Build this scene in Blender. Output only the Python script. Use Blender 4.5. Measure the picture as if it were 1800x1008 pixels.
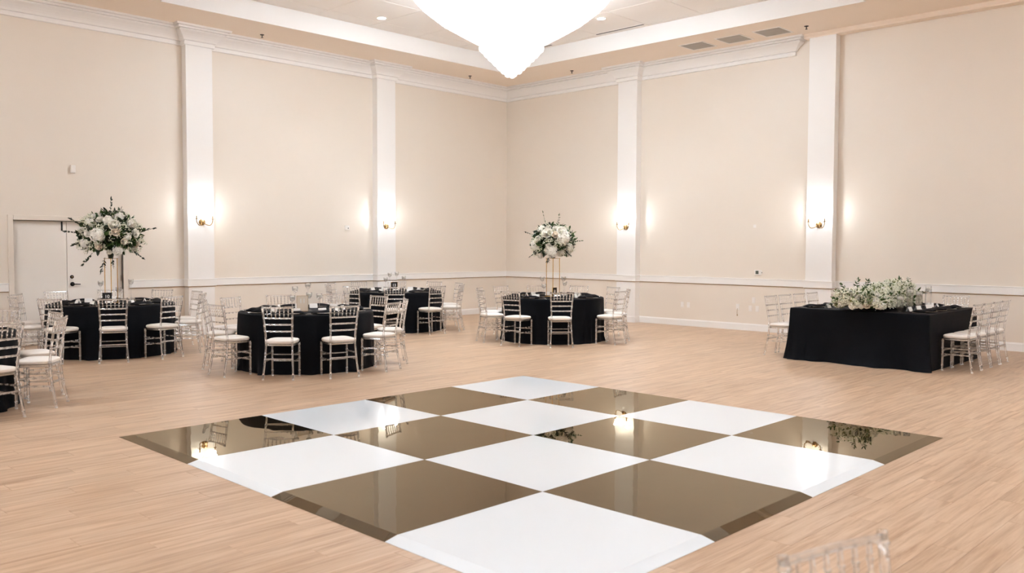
import bpy, bmesh, math, random
from mathutils import Vector, Matrix

for _o in list(bpy.data.objects): bpy.data.objects.remove(_o, do_unlink=True)
scene = bpy.context.scene
COL = scene.collection
PI = math.pi
rnd = random.Random(7)

# ------------------------------------------------------------------ camera
CAM = Vector((15.432, -15.576, 1.651))
FW = Vector((-0.69826, 0.71436, -0.04576)).normalized()
RT = Vector((0.71512, 0.69896, 0.00364))
RT = (RT - FW * RT.dot(FW)).normalized()
UP = RT.cross(FW)
cam_data = bpy.data.cameras.new('camera')
cam_data.sensor_width = 36.0
cam_data.lens = 1515.3 / 1800.0 * 36.0
cam_data.clip_end = 100
cam_data.dof.use_dof = True
cam_data.dof.focus_distance = 12.5
cam_data.dof.aperture_fstop = 2.8
cam = bpy.data.objects.new('camera', cam_data)
COL.objects.link(cam)
M = Matrix.Identity(4)
for i in range(3):
    M[i][0] = RT[i]; M[i][1] = UP[i]; M[i][2] = -FW[i]; M[i][3] = CAM[i]
cam.matrix_world = M
scene.camera = cam

# ------------------------------------------------------------------ world / exposure
world = bpy.data.worlds.new('world'); scene.world = world
world.use_nodes = True
world.node_tree.nodes['Background'].inputs[0].default_value = (1.0, 0.95, 0.9, 1)
world.node_tree.nodes['Background'].inputs[1].default_value = 0.05
vs = scene.view_settings
scene.display_settings.display_device = 'sRGB'
vs.view_transform = 'Standard'; vs.look = 'None'; vs.gamma = 1.0; vs.use_curve_mapping = False
vs.exposure = 0.05
scene.cycles.use_light_tree = False
scene.cycles.max_bounces = 10; scene.cycles.diffuse_bounces = 8; scene.cycles.glossy_bounces = 4
scene.cycles.transmission_bounces = 6; scene.cycles.transparent_max_bounces = 12
scene.cycles.caustics_refractive = False; scene.cycles.caustics_reflective = False
scene.cycles.adaptive_threshold = 0.05
CHANDELIER_GLOW = 11.0      # emission of the bowls of the chandeliers
DOWNLIGHT_W = 11.0          # each recessed downlight
SCONCE_W = 7.5              # each candle bulb of the wall sconces

# ------------------------------------------------------------------ materials
MATS = {}
def nmat(name):
    m = bpy.data.materials.new(name); m.use_nodes = True
    nt = m.node_tree
    b = nt.nodes['Principled BSDF']
    MATS[name] = m
    return m, nt, b
def simple(name, col, rough=0.5, metal=0.0, spec=0.5, ior=1.5, noise=0.0, nscale=20.0, bump=0.0, bscale=60.0,
           emit=None, estr=0.0, sheen=0.0, coat=0.0):
    m, nt, b = nmat(name)
    b.inputs['Base Color'].default_value = (*col, 1)
    b.inputs['Roughness'].default_value = rough
    b.inputs['Metallic'].default_value = metal
    b.inputs['Specular IOR Level'].default_value = spec
    b.inputs['IOR'].default_value = ior
    if sheen:
        b.inputs['Sheen Weight'].default_value = sheen
        b.inputs['Sheen Roughness'].default_value = 0.5
    if coat: b.inputs['Coat Weight'].default_value = coat
    if emit:
        b.inputs['Emission Color'].default_value = (*emit, 1)
        b.inputs['Emission Strength'].default_value = estr
    tc = nt.nodes.new('ShaderNodeTexCoord')
    if noise:
        n = nt.nodes.new('ShaderNodeTexNoise'); n.inputs['Scale'].default_value = nscale
        n.inputs['Detail'].default_value = 4
        nt.links.new(tc.outputs['Object'], n.inputs['Vector'])
        mx = nt.nodes.new('ShaderNodeMix'); mx.data_type = 'RGBA'
        mx.inputs[6].default_value = (*[max(0, c * (1 - noise)) for c in col], 1)
        mx.inputs[7].default_value = (*[min(1, c * (1 + noise)) for c in col], 1)
        nt.links.new(n.outputs['Fac'], mx.inputs[0])
        nt.links.new(mx.outputs[2], b.inputs['Base Color'])
    if bump:
        n2 = nt.nodes.new('ShaderNodeTexNoise'); n2.inputs['Scale'].default_value = bscale
        n2.inputs['Detail'].default_value = 3
        nt.links.new(tc.outputs['Object'], n2.inputs['Vector'])
        bp = nt.nodes.new('ShaderNodeBump'); bp.inputs['Strength'].default_value = bump
        bp.inputs['Distance'].default_value = 0.01
        nt.links.new(n2.outputs['Fac'], bp.inputs['Height'])
        nt.links.new(bp.outputs['Normal'], b.inputs['Normal'])
    return m

simple('wall_paint', (0.80, 0.73, 0.645), 0.42, noise=0.015, nscale=1.5, bump=0.03, bscale=90)
simple('trim_paint', (0.88, 0.865, 0.845), 0.40, noise=0.01, nscale=3)
simple('ceiling_paint', (0.93, 0.895, 0.86), 0.8, noise=0.01, nscale=2)
simple('soffit_paint', (0.92, 0.81, 0.70), 0.7, noise=0.01, nscale=2)
simple('door_paint', (0.90, 0.85, 0.785), 0.38, noise=0.01, nscale=3)
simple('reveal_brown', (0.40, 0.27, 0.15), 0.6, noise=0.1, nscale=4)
simple('gap_dark', (0.05, 0.04, 0.035), 0.9, noise=0.05)
simple('black_metal', (0.012, 0.010, 0.009), 0.35, metal=0.6, noise=0.1, nscale=80)
simple('white_plastic', (0.85, 0.82, 0.78), 0.4, noise=0.01)
simple('screen_grey', (0.10, 0.11, 0.09), 0.25, noise=0.05)
simple('cloth_black', (0.0020, 0.0027, 0.0048), 0.7, spec=0.13, noise=0.25, nscale=6, bump=0.12, bscale=420)
simple('napkin_black', (0.006, 0.006, 0.008), 0.75, noise=0.2, nscale=40, spec=0.15, bump=0.2, bscale=300)
simple('cushion_ivory', (0.86, 0.81, 0.75), 0.7, noise=0.03, nscale=8, bump=0.05, bscale=200)
simple('gold', (0.78, 0.50, 0.14), 0.25, metal=1.0, noise=0.05, nscale=30)
simple('brass_dark', (0.42, 0.28, 0.13), 0.28, metal=1.0, noise=0.1, nscale=60)
simple('steel', (0.82, 0.79, 0.74), 0.2, metal=1.0, noise=0.03, nscale=60)
simple('card_white', (0.88, 0.86, 0.82), 0.6, noise=0.01)
simple('card_cream', (0.83, 0.74, 0.62), 0.5, noise=0.03, nscale=40)
simple('card_black', (0.008, 0.008, 0.008), 0.4, noise=0.1)
simple('ink_white', (0.9, 0.9, 0.88), 0.6, noise=0.01)
simple('petal_white', (0.93, 0.91, 0.85), 0.6, noise=0.04, nscale=30)
simple('petal_blush', (0.92, 0.84, 0.74), 0.6, noise=0.05, nscale=30)
simple('breath_white', (0.80, 0.80, 0.66), 0.7, noise=0.08, nscale=50)
simple('leaf_green', (0.045, 0.095, 0.022), 0.5, noise=0.5, nscale=14)
simple('leaf_dark', (0.014, 0.030, 0.012), 0.5, noise=0.4, nscale=14)
simple('leaf_pale', (0.19, 0.23, 0.09), 0.6, noise=0.4, nscale=14)
simple('candle_wax', (0.90, 0.87, 0.80), 0.5, noise=0.02)
simple('plate_dark', (0.02, 0.02, 0.022), 0.12, noise=0.05, coat=0.5)
simple('panel_white', (0.79, 0.855, 0.905), 0.10, ior=1.45, noise=0.004, nscale=1.0)
simple('vent_grey', (0.50, 0.47, 0.43), 0.7, noise=0.12, nscale=5)
simple('foot_white', (0.85, 0.83, 0.80), 0.4, noise=0.01)
simple('lamp_white', (1, 1, 1), 0.5, emit=(1.0, 0.97, 0.92), estr=30.0, noise=0.01)
simple('bulb_glow', (1, 1, 1), 0.5, emit=(1.0, 0.94, 0.86), estr=45.0, noise=0.01)
simple('crystal_bowl', (0.9, 0.88, 0.85), 0.3, emit=(0.87, 1.05, 1.29), estr=CHANDELIER_GLOW, noise=0.01)
simple('crystal_bead', (0.95, 0.94, 0.92), 0.15, emit=(1.0, 0.99, 0.97), estr=2.0, noise=0.02)
MATS['crystal_bead'].cycles.emission_sampling = 'NONE'
MATS['bulb_glow'].cycles.emission_sampling = 'NONE'
MATS['lamp_white'].cycles.emission_sampling = 'NONE'

# black mirror-gloss dance panels, very slightly wavy
m, nt, b = nmat('panel_black')
out_ = nt.nodes['Material Output']; nt.nodes.remove(b)
fz = nt.nodes.new('ShaderNodeFresnel'); fz.inputs[0].default_value = 2.1
dfz = nt.nodes.new('ShaderNodeBsdfDiffuse'); dfz.inputs[0].default_value = (0.022, 0.016, 0.010, 1)
gsz = nt.nodes.new('ShaderNodeBsdfGlossy'); gsz.inputs[0].default_value = (1.0, 0.86, 0.655, 1); gsz.inputs['Roughness'].default_value = 0.012
mxz = nt.nodes.new('ShaderNodeMixShader'); nt.links.new(fz.outputs[0], mxz.inputs[0]); nt.links.new(dfz.outputs[0], mxz.inputs[1]); nt.links.new(gsz.outputs[0], mxz.inputs[2])
nt.links.new(mxz.outputs[0], out_.inputs[0])
g = nt.nodes.new('ShaderNodeNewGeometry')
nz = nt.nodes.new('ShaderNodeTexNoise'); nz.inputs['Scale'].default_value = 3.0; nz.inputs['Detail'].default_value = 1
nt.links.new(g.outputs['Position'], nz.inputs['Vector'])
bp = nt.nodes.new('ShaderNodeBump'); bp.inputs['Strength'].default_value = 0.05; bp.inputs['Distance'].default_value = 0.02
nt.links.new(nz.outputs['Fac'], bp.inputs['Height']); nt.links.new(bp.outputs['Normal'], gsz.inputs['Normal']); nt.links.new(bp.outputs['Normal'], fz.inputs['Normal'])

# clear resin: glass with a share of straight transmission
def clear(name, share, ior, tint=(1, 1, 1), rough=0.0, gloss=0.0):
    m = bpy.data.materials.new(name); m.use_nodes = True; MATS[name] = m
    nt = m.node_tree; nt.nodes.remove(nt.nodes['Principled BSDF'])
    out = nt.nodes['Material Output']
    tr = nt.nodes.new('ShaderNodeBsdfTransparent'); tr.inputs[0].default_value = (*tint, 1)
    gl = nt.nodes.new('ShaderNodeBsdfGlass'); gl.inputs['IOR'].default_value = ior; gl.inputs['Roughness'].default_value = rough
    gl.inputs[0].default_value = (*tint, 1)
    mx = nt.nodes.new('ShaderNodeMixShader'); mx.inputs[0].default_value = share
    nt.links.new(tr.outputs[0], mx.inputs[1]); nt.links.new(gl.outputs[0], mx.inputs[2])
    if gloss:
        gs = nt.nodes.new('ShaderNodeBsdfGlossy'); gs.inputs['Roughness'].default_value = 0.12; gs.inputs[0].default_value = (1, 1, 1, 1)
        m2 = nt.nodes.new('ShaderNodeMixShader'); m2.inputs[0].default_value = gloss
        nt.links.new(mx.outputs[0], m2.inputs[1]); nt.links.new(gs.outputs[0], m2.inputs[2]); mx = m2
    nt.links.new(mx.outputs[0], out.inputs[0])
    return m
clear('acrylic', 0.78, 1.48, (1.0, 1.0, 1.0), 0.0, 0.17)
clear('glass_clear', 0.26, 1.45, (0.99, 0.99, 0.99))

# vinyl plank floor; world coordinates, planks run along Y
PW, PL = 0.184, 1.22
m, nt, b = nmat('floor_vinyl')
g = nt.nodes.new('ShaderNodeNewGeometry')
sx = nt.nodes.new('ShaderNodeSeparateXYZ'); nt.links.new(g.outputs['Position'], sx.inputs[0])
def mth(op, a, bb=None):
    n = nt.nodes.new('ShaderNodeMath'); n.operation = op
    for k, v in enumerate((a, bb)):
        if v is None: continue
        if isinstance(v, (int, float)): n.inputs[k].default_value = v
        else: nt.links.new(v, n.inputs[k])
    return n.outputs[0]
ix = mth('FLOOR', mth('DIVIDE', sx.outputs[0], PW))
offs = mth('MULTIPLY', mth('FRACT', mth('MULTIPLY', ix, 0.3819)), PL)
iy = mth('FLOOR', mth('DIVIDE', mth('ADD', sx.outputs[1], offs), PL))
cb = nt.nodes.new('ShaderNodeCombineXYZ'); nt.links.new(ix, cb.inputs[0]); nt.links.new(iy, cb.inputs[1])
wn = nt.nodes.new('ShaderNodeTexWhiteNoise'); wn.noise_dimensions = '2D'; nt.links.new(cb.outputs[0], wn.inputs['Vector'])
cg = nt.nodes.new('ShaderNodeCombineXYZ')
nt.links.new(mth('MULTIPLY', sx.outputs[0], 24.0), cg.inputs[0])
nt.links.new(mth('MULTIPLY', sx.outputs[1], 1.35), cg.inputs[1])
nt.links.new(mth('MULTIPLY', wn.outputs['Value'], 40.0), cg.inputs[2])
ng = nt.nodes.new('ShaderNodeTexNoise'); ng.inputs['Scale'].default_value = 1.0; ng.inputs['Detail'].default_value = 5
ng.inputs['Roughness'].default_value = 0.62; ng.inputs['Distortion'].default_value = 0.6
nt.links.new(cg.outputs[0], ng.inputs['Vector'])
rp = nt.nodes.new('ShaderNodeValToRGB')
rp.color_ramp.elements[0].position = 0.30; rp.color_ramp.elements[0].color = (0.39, 0.235, 0.135, 1)
rp.color_ramp.elements[1].position = 0.72; rp.color_ramp.elements[1].color = (0.66, 0.495, 0.355, 1)
e = rp.color_ramp.elements.new(0.5); e.color = (0.545, 0.378, 0.25, 1)
nt.links.new(ng.outputs['Fac'], rp.inputs[0])
hv = nt.nodes.new('ShaderNodeHueSaturation')
nt.links.new(rp.outputs[0], hv.inputs['Color'])
nt.links.new(mth('ADD', mth('MULTIPLY', wn.outputs['Value'], 0.10), 0.95), hv.inputs['Value'])
nt.links.new(hv.outputs[0], b.inputs['Base Color'])
nt.links.new(mth('ADD', mth('MULTIPLY', ng.outputs['Fac'], 0.12), 0.34), b.inputs['Roughness'])
bp = nt.nodes.new('ShaderNodeBump'); bp.inputs['Strength'].default_value = 0.10; bp.inputs['Distance'].default_value = 0.003
nt.links.new(ng.outputs['Fac'], bp.inputs['Height']); nt.links.new(bp.outputs['Normal'], b.inputs['Normal'])

# ------------------------------------------------------------------ mesh helpers
class MB:
    def __init__(s): s.v = []; s.f = []
    def add(s, vs, fs):
        o = len(s.v); s.v += [tuple(p) for p in vs]; s.f += [tuple(i + o for i in f) for f in fs]; return s
    def box(s, x0, x1, y0, y1, z0, z1):
        v = [(x0,y0,z0),(x1,y0,z0),(x1,y1,z0),(x0,y1,z0),(x0,y0,z1),(x1,y0,z1),(x1,y1,z1),(x0,y1,z1)]
        return s.add(v, [(3,2,1,0),(4,5,6,7),(0,1,5,4),(1,2,6,5),(2,3,7,6),(3,0,4,7)])
    def bbox(s, x0, x1, y0, y1, z0, z1, b=0.004):
        # box with a chamfered outline on every vertical and upper edge
        def ring(x0,x1,y0,y1,z,c): return [(x0+c,y0,z),(x1-c,y0,z),(x1,y0+c,z),(x1,y1-c,z),(x1-c,y1,z),(x0+c,y1,z),(x0,y1-c,z),(x0,y0+c,z)]
        r0 = ring(x0+b,x1-b,y0+b,y1-b,z0,b*.6); r1 = ring(x0,x1,y0,y1,z0+b,b); r2 = ring(x0,x1,y0,y1,z1-b,b); r3 = ring(x0+b,x1-b,y0+b,y1-b,z1,b*.6)
        v = r0+r1+r2+r3; f = [tuple(range(7,-1,-1)), tuple(range(24,32))]
        for k in range(3):
            for i in range(8):
                j = (i+1) % 8; f.append((k*8+i, k*8+j, (k+1)*8+j, (k+1)*8+i))
        return s.add(v, f)
    def tube(s, pts, radii, n=8, cap=True, closed=False):
        pts = [Vector(p) for p in pts]; N = len(pts)
        if isinstance(radii, (int, float)): radii = [radii]*N
        vs = []; ref = None
        for i, p in enumerate(pts):
            if closed: t = (pts[(i+1) % N]-pts[i-1]).normalized()
            else: t = (pts[min(i+1,N-1)]-pts[max(i-1,0)]).normalized()
            if ref is None:
                a = Vector((0,0,1)) if abs(t.z) < .9 else Vector((1,0,0)); ref = (a - t*a.dot(t)).normalized()
            else:
                ref = (ref - t*ref.dot(t)).normalized()
            bn = t.cross(ref)
            for k in range(n):
                a = 2*PI*k/n; vs.append(p + (ref*math.cos(a) + bn*math.sin(a))*radii[i])
        fs = []
        for i in range(N if closed else N-1):
            j = (i+1) % N
            for k in range(n):
                l = (k+1) % n; fs.append((i*n+k, i*n+l, j*n+l, j*n+k))
        if cap and not closed:
            fs.append(tuple(range(n-1,-1,-1))); fs.append(tuple((N-1)*n+k for k in range(n)))
        return s.add(vs, fs)
    def lathe(s, prof, n=24, c=(0,0,0), axis='z', cap0=True, cap1=True):
        vs = []; fs = []; N = len(prof)
        for r, z in prof:
            for k in range(n):
                a = 2*PI*k/n; x, y = r*math.cos(a), r*math.sin(a)
                if axis == 'z': vs.append((c[0]+x, c[1]+y, c[2]+z))
                elif axis == 'x': vs.append((c[0]+z, c[1]+x, c[2]+y))
                else: vs.append((c[0]-x, c[1]+z, c[2]+y))
        for i in range(N-1):
            for k in range(n):
                l = (k+1) % n; fs.append((i*n+k, i*n+l, (i+1)*n+l, (i+1)*n+k))
        if cap0: fs.append(tuple(range(n-1,-1,-1)))
        if cap1: fs.append(tuple((N-1)*n+k for k in range(n)))
        return s.add(vs, fs)
    def ico(s, c, r, sub=1, sq=(1,1,1)):
        bm = bmesh.new(); bmesh.ops.create_icosphere(bm, subdivisions=sub, radius=1.0)
        vs = [(c[0]+v.co.x*r*sq[0], c[1]+v.co.y*r*sq[1], c[2]+v.co.z*r*sq[2]) for v in bm.verts]
        fs = [tuple(v.index for v in f.verts) for f in bm.faces]; bm.free()
        return s.add(vs, fs)
    def mesh(s, name, mat, smooth=False):
        me = bpy.data.meshes.new(name); me.from_pydata(s.v, [], s.f); me.update()
        me.materials.append(MATS[mat])
        if smooth:
            me.polygons.foreach_set('use_smooth', [True]*len(me.polygons))
            try: me.set_sharp_from_angle(angle=math.radians(40))
            except Exception: pass
        return me
    def build(s, name, mat, parent=None, smooth=False, **kw):
        return place(name, s.mesh(name, mat, smooth), parent, **kw)
def place(name, me, parent=None, loc=None, rot=None, scale=None):
    o = bpy.data.objects.new(name, me); COL.objects.link(o)
    if parent is not None: o.parent = parent
    if loc is not None: o.location = loc
    if rot is not None: o.rotation_euler = rot
    if scale is not None: o.scale = scale if not isinstance(scale, (int, float)) else (scale,)*3
    return o
def tag(o, label, cat, group=None):
    o['label'] = label; o['category'] = cat
    if group: o['group'] = group
    return o
def thing(name, label, cat, loc=(0,0,0), rz=0, group=None):
    o = bpy.data.objects.new(name, None); COL.objects.link(o)
    o.empty_display_size = 0.1
    o.location = loc; o.rotation_euler = (0,0,rz)
    return tag(o, label, cat, group)
def struct(o):
    o['kind'] = 'structure'; return o
def empty_struct(name):
    o = bpy.data.objects.new(name, None); COL.objects.link(o); return struct(o)
def copy_tree(o, parent=None):
    c = o.copy(); COL.objects.link(c); c.parent = parent
    for ch in o.children: copy_tree(ch, c)
    return c
def sweep(path, prof, closed=False):
    """profile (d outwards to the right-hand side of the path, z) swept with mitres along a plan polyline"""
    P = [Vector((p[0], p[1])) for p in path]; N = len(P); mb = MB(); n = len(prof); vs = []
    for i in range(N):
        nb = []
        if i > 0: t = (P[i]-P[i-1]).normalized(); nb.append(Vector((t.y, -t.x)))
        if i < N-1: t = (P[i+1]-P[i]).normalized(); nb.append(Vector((t.y, -t.x)))
        if len(nb) == 2:
            m = nb[0]+nb[1]; m = m / max(1e-6, m.dot(nb[0]))
        else: m = nb[0]
        for d, z in prof: vs.append((P[i].x+m.x*d, P[i].y+m.y*d, z))
    fs = []
    for i in range(N-1):
        for k in range(n):
            l = (k+1) % n; fs.append((i*n+k, (i+1)*n+k, (i+1)*n+l, i*n+l))
    fs.append(tuple(range(n))); fs.append(tuple((N-1)*n+k for k in range(n-1,-1,-1)))
    return mb.add(vs, fs)

# ------------------------------------------------------------------ room shell
XM, YM = 22.3, -21.9           # far ends of the hall (behind the camera)
ZS, ZU = 5.62, 5.96            # soffit and tray heights
PD = 0.17                      # pilaster depth
DY0, DY1, DZ = -11.26, -9.54, 2.06   # door opening in the left wall

w = MB()
w.box(-.2, 0, YM, DY0, 0, 6.2); w.box(-.2, 0, DY1, 0.2, 0, 6.2); w.box(-.2, 0, DY0, DY1, DZ, 6.2)
struct(w.build('wall_left', 'wall_paint'))
struct(MB().box(0, XM, 0, .2, 0, 6.2).build('wall_right', 'wall_paint'))
struct(MB().box(XM, XM+.2, YM, .2, 0, 6.2).build('wall_near', 'wall_paint'))
struct(MB().box(-.2, XM+.2, YM-.2, YM, 0, 6.2).build('wall_back', 'wall_paint'))

# floor: slab plus planks
floor = struct(MB().box(-.2, XM+.2, YM-.2, .2, -.06, -.0032).build('floor', 'floor_vinyl'))
def to_px(p):
    d = Vector(p)-CAM; z = d.dot(FW)
    if z < .3: return None
    return 900+1515.3*d.dot(RT)/z, 504-1515.3*d.dot(UP)/z, z
planks = []
nix = int(XM/PW)+2
for i in range(-1, nix):
    off = ((i*0.3819) % 1.0)*PL
    k0 = math.floor((YM+off)/PL)
    for k in range(k0, int(off/PL)+2):
        y0, y1 = k*PL-off, (k+1)*PL-off
        x0, x1 = i*PW, (i+1)*PW
        x0, x1, y0, y1 = max(x0, 0), min(x1, XM), max(y0, YM), min(y1, 0)
        if x1-x0 < .01 or y1-y0 < .01: continue
        c = to_px(((x0+x1)/2, (y0+y1)/2, 0)); sc = 0
        if c and -40 < c[0] < 1840 and -20 < c[1] < 1060 and not (7.95 < (x0+x1)/2 < 12.85 and -12.6 < (y0+y1)/2 < -7.7):
            q = [to_px(p) for p in ((x0,y0,0),(x1,y0,0),(x1,y1,0),(x0,y1,0))]
            if all(q): sc = abs(sum(q[a][0]*q[(a+1)%4][1]-q[(a+1)%4][0]*q[a][1] for a in range(4)))/2
        planks.append((sc, x0, x1, y0, y1))
planks.sort(key=lambda t: -t[0])
def plank_box(mb, x0, x1, y0, y1, ox=0, oy=0):
    g_ = .0006; bv = .0008
    a = [(x0+g_,y0+g_),(x1-g_,y0+g_),(x1-g_,y1-g_),(x0+g_,y1-g_)]
    bb = [(x0+g_+bv,y0+g_+bv),(x1-g_-bv,y0+g_+bv),(x1-g_-bv,y1-g_-bv),(x0+g_+bv,y1-g_-bv)]
    v = [(p[0]-ox,p[1]-oy,-.003) for p in a]+[(p[0]-ox,p[1]-oy,-.0006) for p in a]+[(p[0]-ox,p[1]-oy,0) for p in bb]
    f = [(8,9,10,11)]
    for i in range(4):
        j = (i+1) % 4; f += [(i,j,4+j,4+i),(4+i,4+j,8+j,8+i)]
    mb.add(v, f)
for sc, x0, x1, y0, y1 in planks[:300]:
    mb = MB(); plank_box(mb, x0, x1, y0, y1, (x0+x1)/2, (y0+y1)/2)
    mb.build('plank', 'floor_vinyl', floor, loc=((x0+x1)/2, (y0+y1)/2, 0))
mb = MB()
for sc, x0, x1, y0, y1 in planks[300:]: plank_box(mb, x0, x1, y0, y1)
pf = mb.build('plank_field', 'floor_vinyl', floor); pf['kind'] = 'stuff'

# ceiling with four square tray recesses
TX = [(1.42, 9.67), (12.63, 20.88)]; TY = [(-9.44, -1.57), (-20.33, -12.46)]
xs = [-.2, TX[0][0], TX[0][1], TX[1][0], TX[1][1], XM+.2]; ys = sorted([.2, YM-.2, *TY[0], *TY[1]])
cm = MB()
for a in range(5):
    for b_ in range(5):
        x0, x1, y0, y1 = xs[a], xs[a+1], ys[b_], ys[b_+1]
        if a in (1, 3) and b_ in (1, 3): continue
        cm.box(x0, x1, y0, y1, ZS, 6.3)
ceiling = struct(cm.build('ceiling', 'soffit_paint'))
n_tr = 3
for (x0, x1) in TX:
    for (y0, y1) in TY:
        t = .012
        fb = MB()
        fb.box(x0, x0+t, y0, y1, ZS-.004, ZU); fb.box(x1-t, x1, y0, y1, ZS-.004, ZU)
        fb.box(x0, x1, y1-t, y1, ZS-.004, ZU); fb.box(x0, x1, y0, y0+t, ZS-.004, ZU)
        struct(fb.build('trim_%d' % n_tr, 'trim_paint')); n_tr += 1
        MB().box(x0, x1, y0, y1, ZU+.012, 6.3).build('tray_backing', 'ceiling_paint', ceiling)
# acoustic panels of the tray in view
x0, x1 = TX[0]; y0, y1 = TY[0]
gx = [x0+.012] + [5.48+1.2*k for k in range(-3, 4)] + [x1-.012]
gy = [y0+.012] + [-5.33-1.2*k for k in range(3, -4, -1)] + [y1-.012]
gx = sorted(set(round(v, 4) for v in gx)); gy = sorted(set(round(v, 4) for v in gy if y0 < v < y1))
for a in range(len(gx)-1):
    for b_ in range(len(gy)-1):
        if gx[a+1]-gx[a] < .03 or gy[b_+1]-gy[b_] < .03: continue
        cx, cy = (gx[a]+gx[a+1])/2, (gy[b_]+gy[b_+1])/2; hx, hy = (gx[a+1]-gx[a])/2-.004, (gy[b_+1]-gy[b_])/2-.004
        pm = MB(); pm.add([(-hx,-hy,0),(hx,-hy,0),(hx,hy,0),(-hx,hy,0),(-hx+.004,-hy+.004,-.008),(hx-.004,-hy+.004,-.008),(hx-.004,hy-.004,-.008),(-hx+.004,hy-.004,-.008)],
                          [(0,1,2,3),(7,6,5,4),(0,4,5,1),(1,5,6,2),(2,6,7,3),(3,7,4,0)])
        pm.build('ceiling_panel', 'ceiling_paint', ceiling, loc=(cx, cy, ZU+.010))
for (x0, x1) in TX:
    for (y0, y1) in TY:
        if (x0, y1) == (TX[0][0], TY[0][1]): continue
        MB().box(x0, x1, y0, y1, ZU, ZU+.01).build('tray_board', 'ceiling_paint', ceiling)

# pilasters (structure of the walls)
PILL = [(-8.435, -7.93), (-4.16, -3.665)]; PILR = [(3.64, 4.15), (8.065, 8.57)]
pn = 7
for (a, b_) in PILL:
    struct(MB().box(0, PD, a, b_, 0, ZS).build('trim_%d' % pn, 'trim_paint')); pn += 1
for (a, b_) in PILR:
    struct(MB().box(a, b_, -PD, 0, 0, ZS).build('trim_%d' % pn, 'trim_paint')); pn += 1

# plan paths of the wall faces, with the pilasters
def lpath(y_from, y_to):
    p = [(0, y_from)]
    for (a, b_) in PILL:
        if y_from < a < y_to: p += [(0, a), (PD, a), (PD, b_), (0, b_)]
    return p
rpath = [(3.64, 0), (3.64, -PD), (4.15, -PD), (4.15, 0)]
rpath4 = [(8.065, 0), (8.065, -PD), (8.57, -PD), (8.57, 0)]
def prof(pts): return pts
crown = [(0, 5.294), (.034, 5.294), (.040, 5.300), (.040, 5.352), (.026, 5.356), (.026, 5.368), (.060, 5.376), (.066, 5.392), (.076, 5.412), (.100, 5.442), (.140, 5.478), (.185, 5.510), (.196, 5.524),
         (.172, 5.530), (.172, 5.542), (.226, 5.548), (.230, 5.568), (.214, 5.572), (.214, 5.580), (.264, 5.588), (.27, ZS), (0, ZS)]
struct(sweep(lpath(YM, 0)+[(0, 0)]+rpath+[(7.69, 0), (7.69, .25)], crown).build('trim_1', 'trim_paint'))
rail = [(0, .906), (.020, .906), (.026, .912), (.026, 1.026), (.034, 1.030), (.034, 1.043), (0, 1.043)]
struct(sweep(lpath(YM, -11.35)[:1]+[(0, -11.345)], rail).build('trim_2', 'trim_paint'))
struct(sweep([(0, -9.44)]+lpath(-9.4, 0)[1:]+[(0, 0)]+rpath+rpath4+[(XM, 0)], rail).build('trim_11', 'trim_paint'))
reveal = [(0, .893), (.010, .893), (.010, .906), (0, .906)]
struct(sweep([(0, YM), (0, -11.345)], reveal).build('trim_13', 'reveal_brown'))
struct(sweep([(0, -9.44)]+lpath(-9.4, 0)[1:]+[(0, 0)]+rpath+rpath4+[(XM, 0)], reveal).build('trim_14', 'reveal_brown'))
base = [(0, 0), (.018, 0), (.018, .118), (.010, .135), (.010, .142), (0, .142)]
struct(sweep([(0, YM), (0, -11.345)], base).build('baseboard_near', 'trim_paint'))
struct(sweep([(0, -9.44)]+lpath(-9.4, 0)[1:]+[(0, 0)], base).build('baseboard_left', 'trim_paint'))
struct(sweep([(0, 0)]+rpath+rpath4+[(XM, 0)], base).build('baseboard_right', 'trim_paint'))
struct(sweep([(7.965, 0), (XM, 0)], [(0, 5.535), (.19, 5.535), (.205, 5.55), (.205, ZS), (0, ZS)]).build('trim_12', 'soffit_paint'))

# double door in the left wall
d1 = empty_struct('door_1')
fr = MB()
fr.bbox(-.06, .022, DY0-.08, DY0, 0, DZ+.08, .004); fr.bbox(-.06, .022, DY1, DY1+.08, 0, DZ+.08, .004); fr.bbox(-.06, .022, DY0, DY1, DZ, DZ+.08, .004)
fr.build('door_frame', 'wall_paint', d1)
YC = -10.432
lf = MB().bbox(-.125, -.08, DY0+.004, YC-.0035, .008, DZ-.006, .003).build('door_leaf', 'door_paint', d1)
rf = MB().bbox(-.125, -.08, YC+.0035, DY1-.004, .008, DZ-.006, .003).build('door_leaf', 'door_paint', d1)
MB().box(-.19, -.13, DY0-.02, DY1+.02, 0, DZ+.02).build('door_back', 'gap_dark', d1)
bl = MB().bbox(-.081, -.068, -10.515, -10.492, 1.895, 2.05, .003).build('flush_bolt', 'black_metal', lf)
bl['label'] = 'slim black bolt at the top of the door leaf'
lev = MB(); lev.lathe([(.036, -.002), (.036, .010), (.030, .016), (.014, .018), (.012, .05)], 20, (-.08, -10.353, .997), 'x')
lev.tube([(-.034, -10.353, .997), (-.030, -10.33, .997), (-.030, -10.24, .993)], [.011, .010, .008], 8)
lev.build('lever_handle', 'black_metal', rf, True)
db = MB(); db.lathe([(.030, -.002), (.030, .012), (.022, .016)], 20, (-.08, -10.36, 1.12), 'x'); db.build('deadbolt', 'black_metal', rf, True)
MB().lathe([(.010, 0), (.010, .004)], 12, (-.065, -10.36, 1.12), 'x').build('keyhole', 'brass_dark', rf, True)
for hz in (.25, 1.03, 1.82):
    MB().box(-.082, -.074, DY1-.016, DY1-.004, hz, hz+.1).build('hinge', 'steel', rf)

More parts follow.
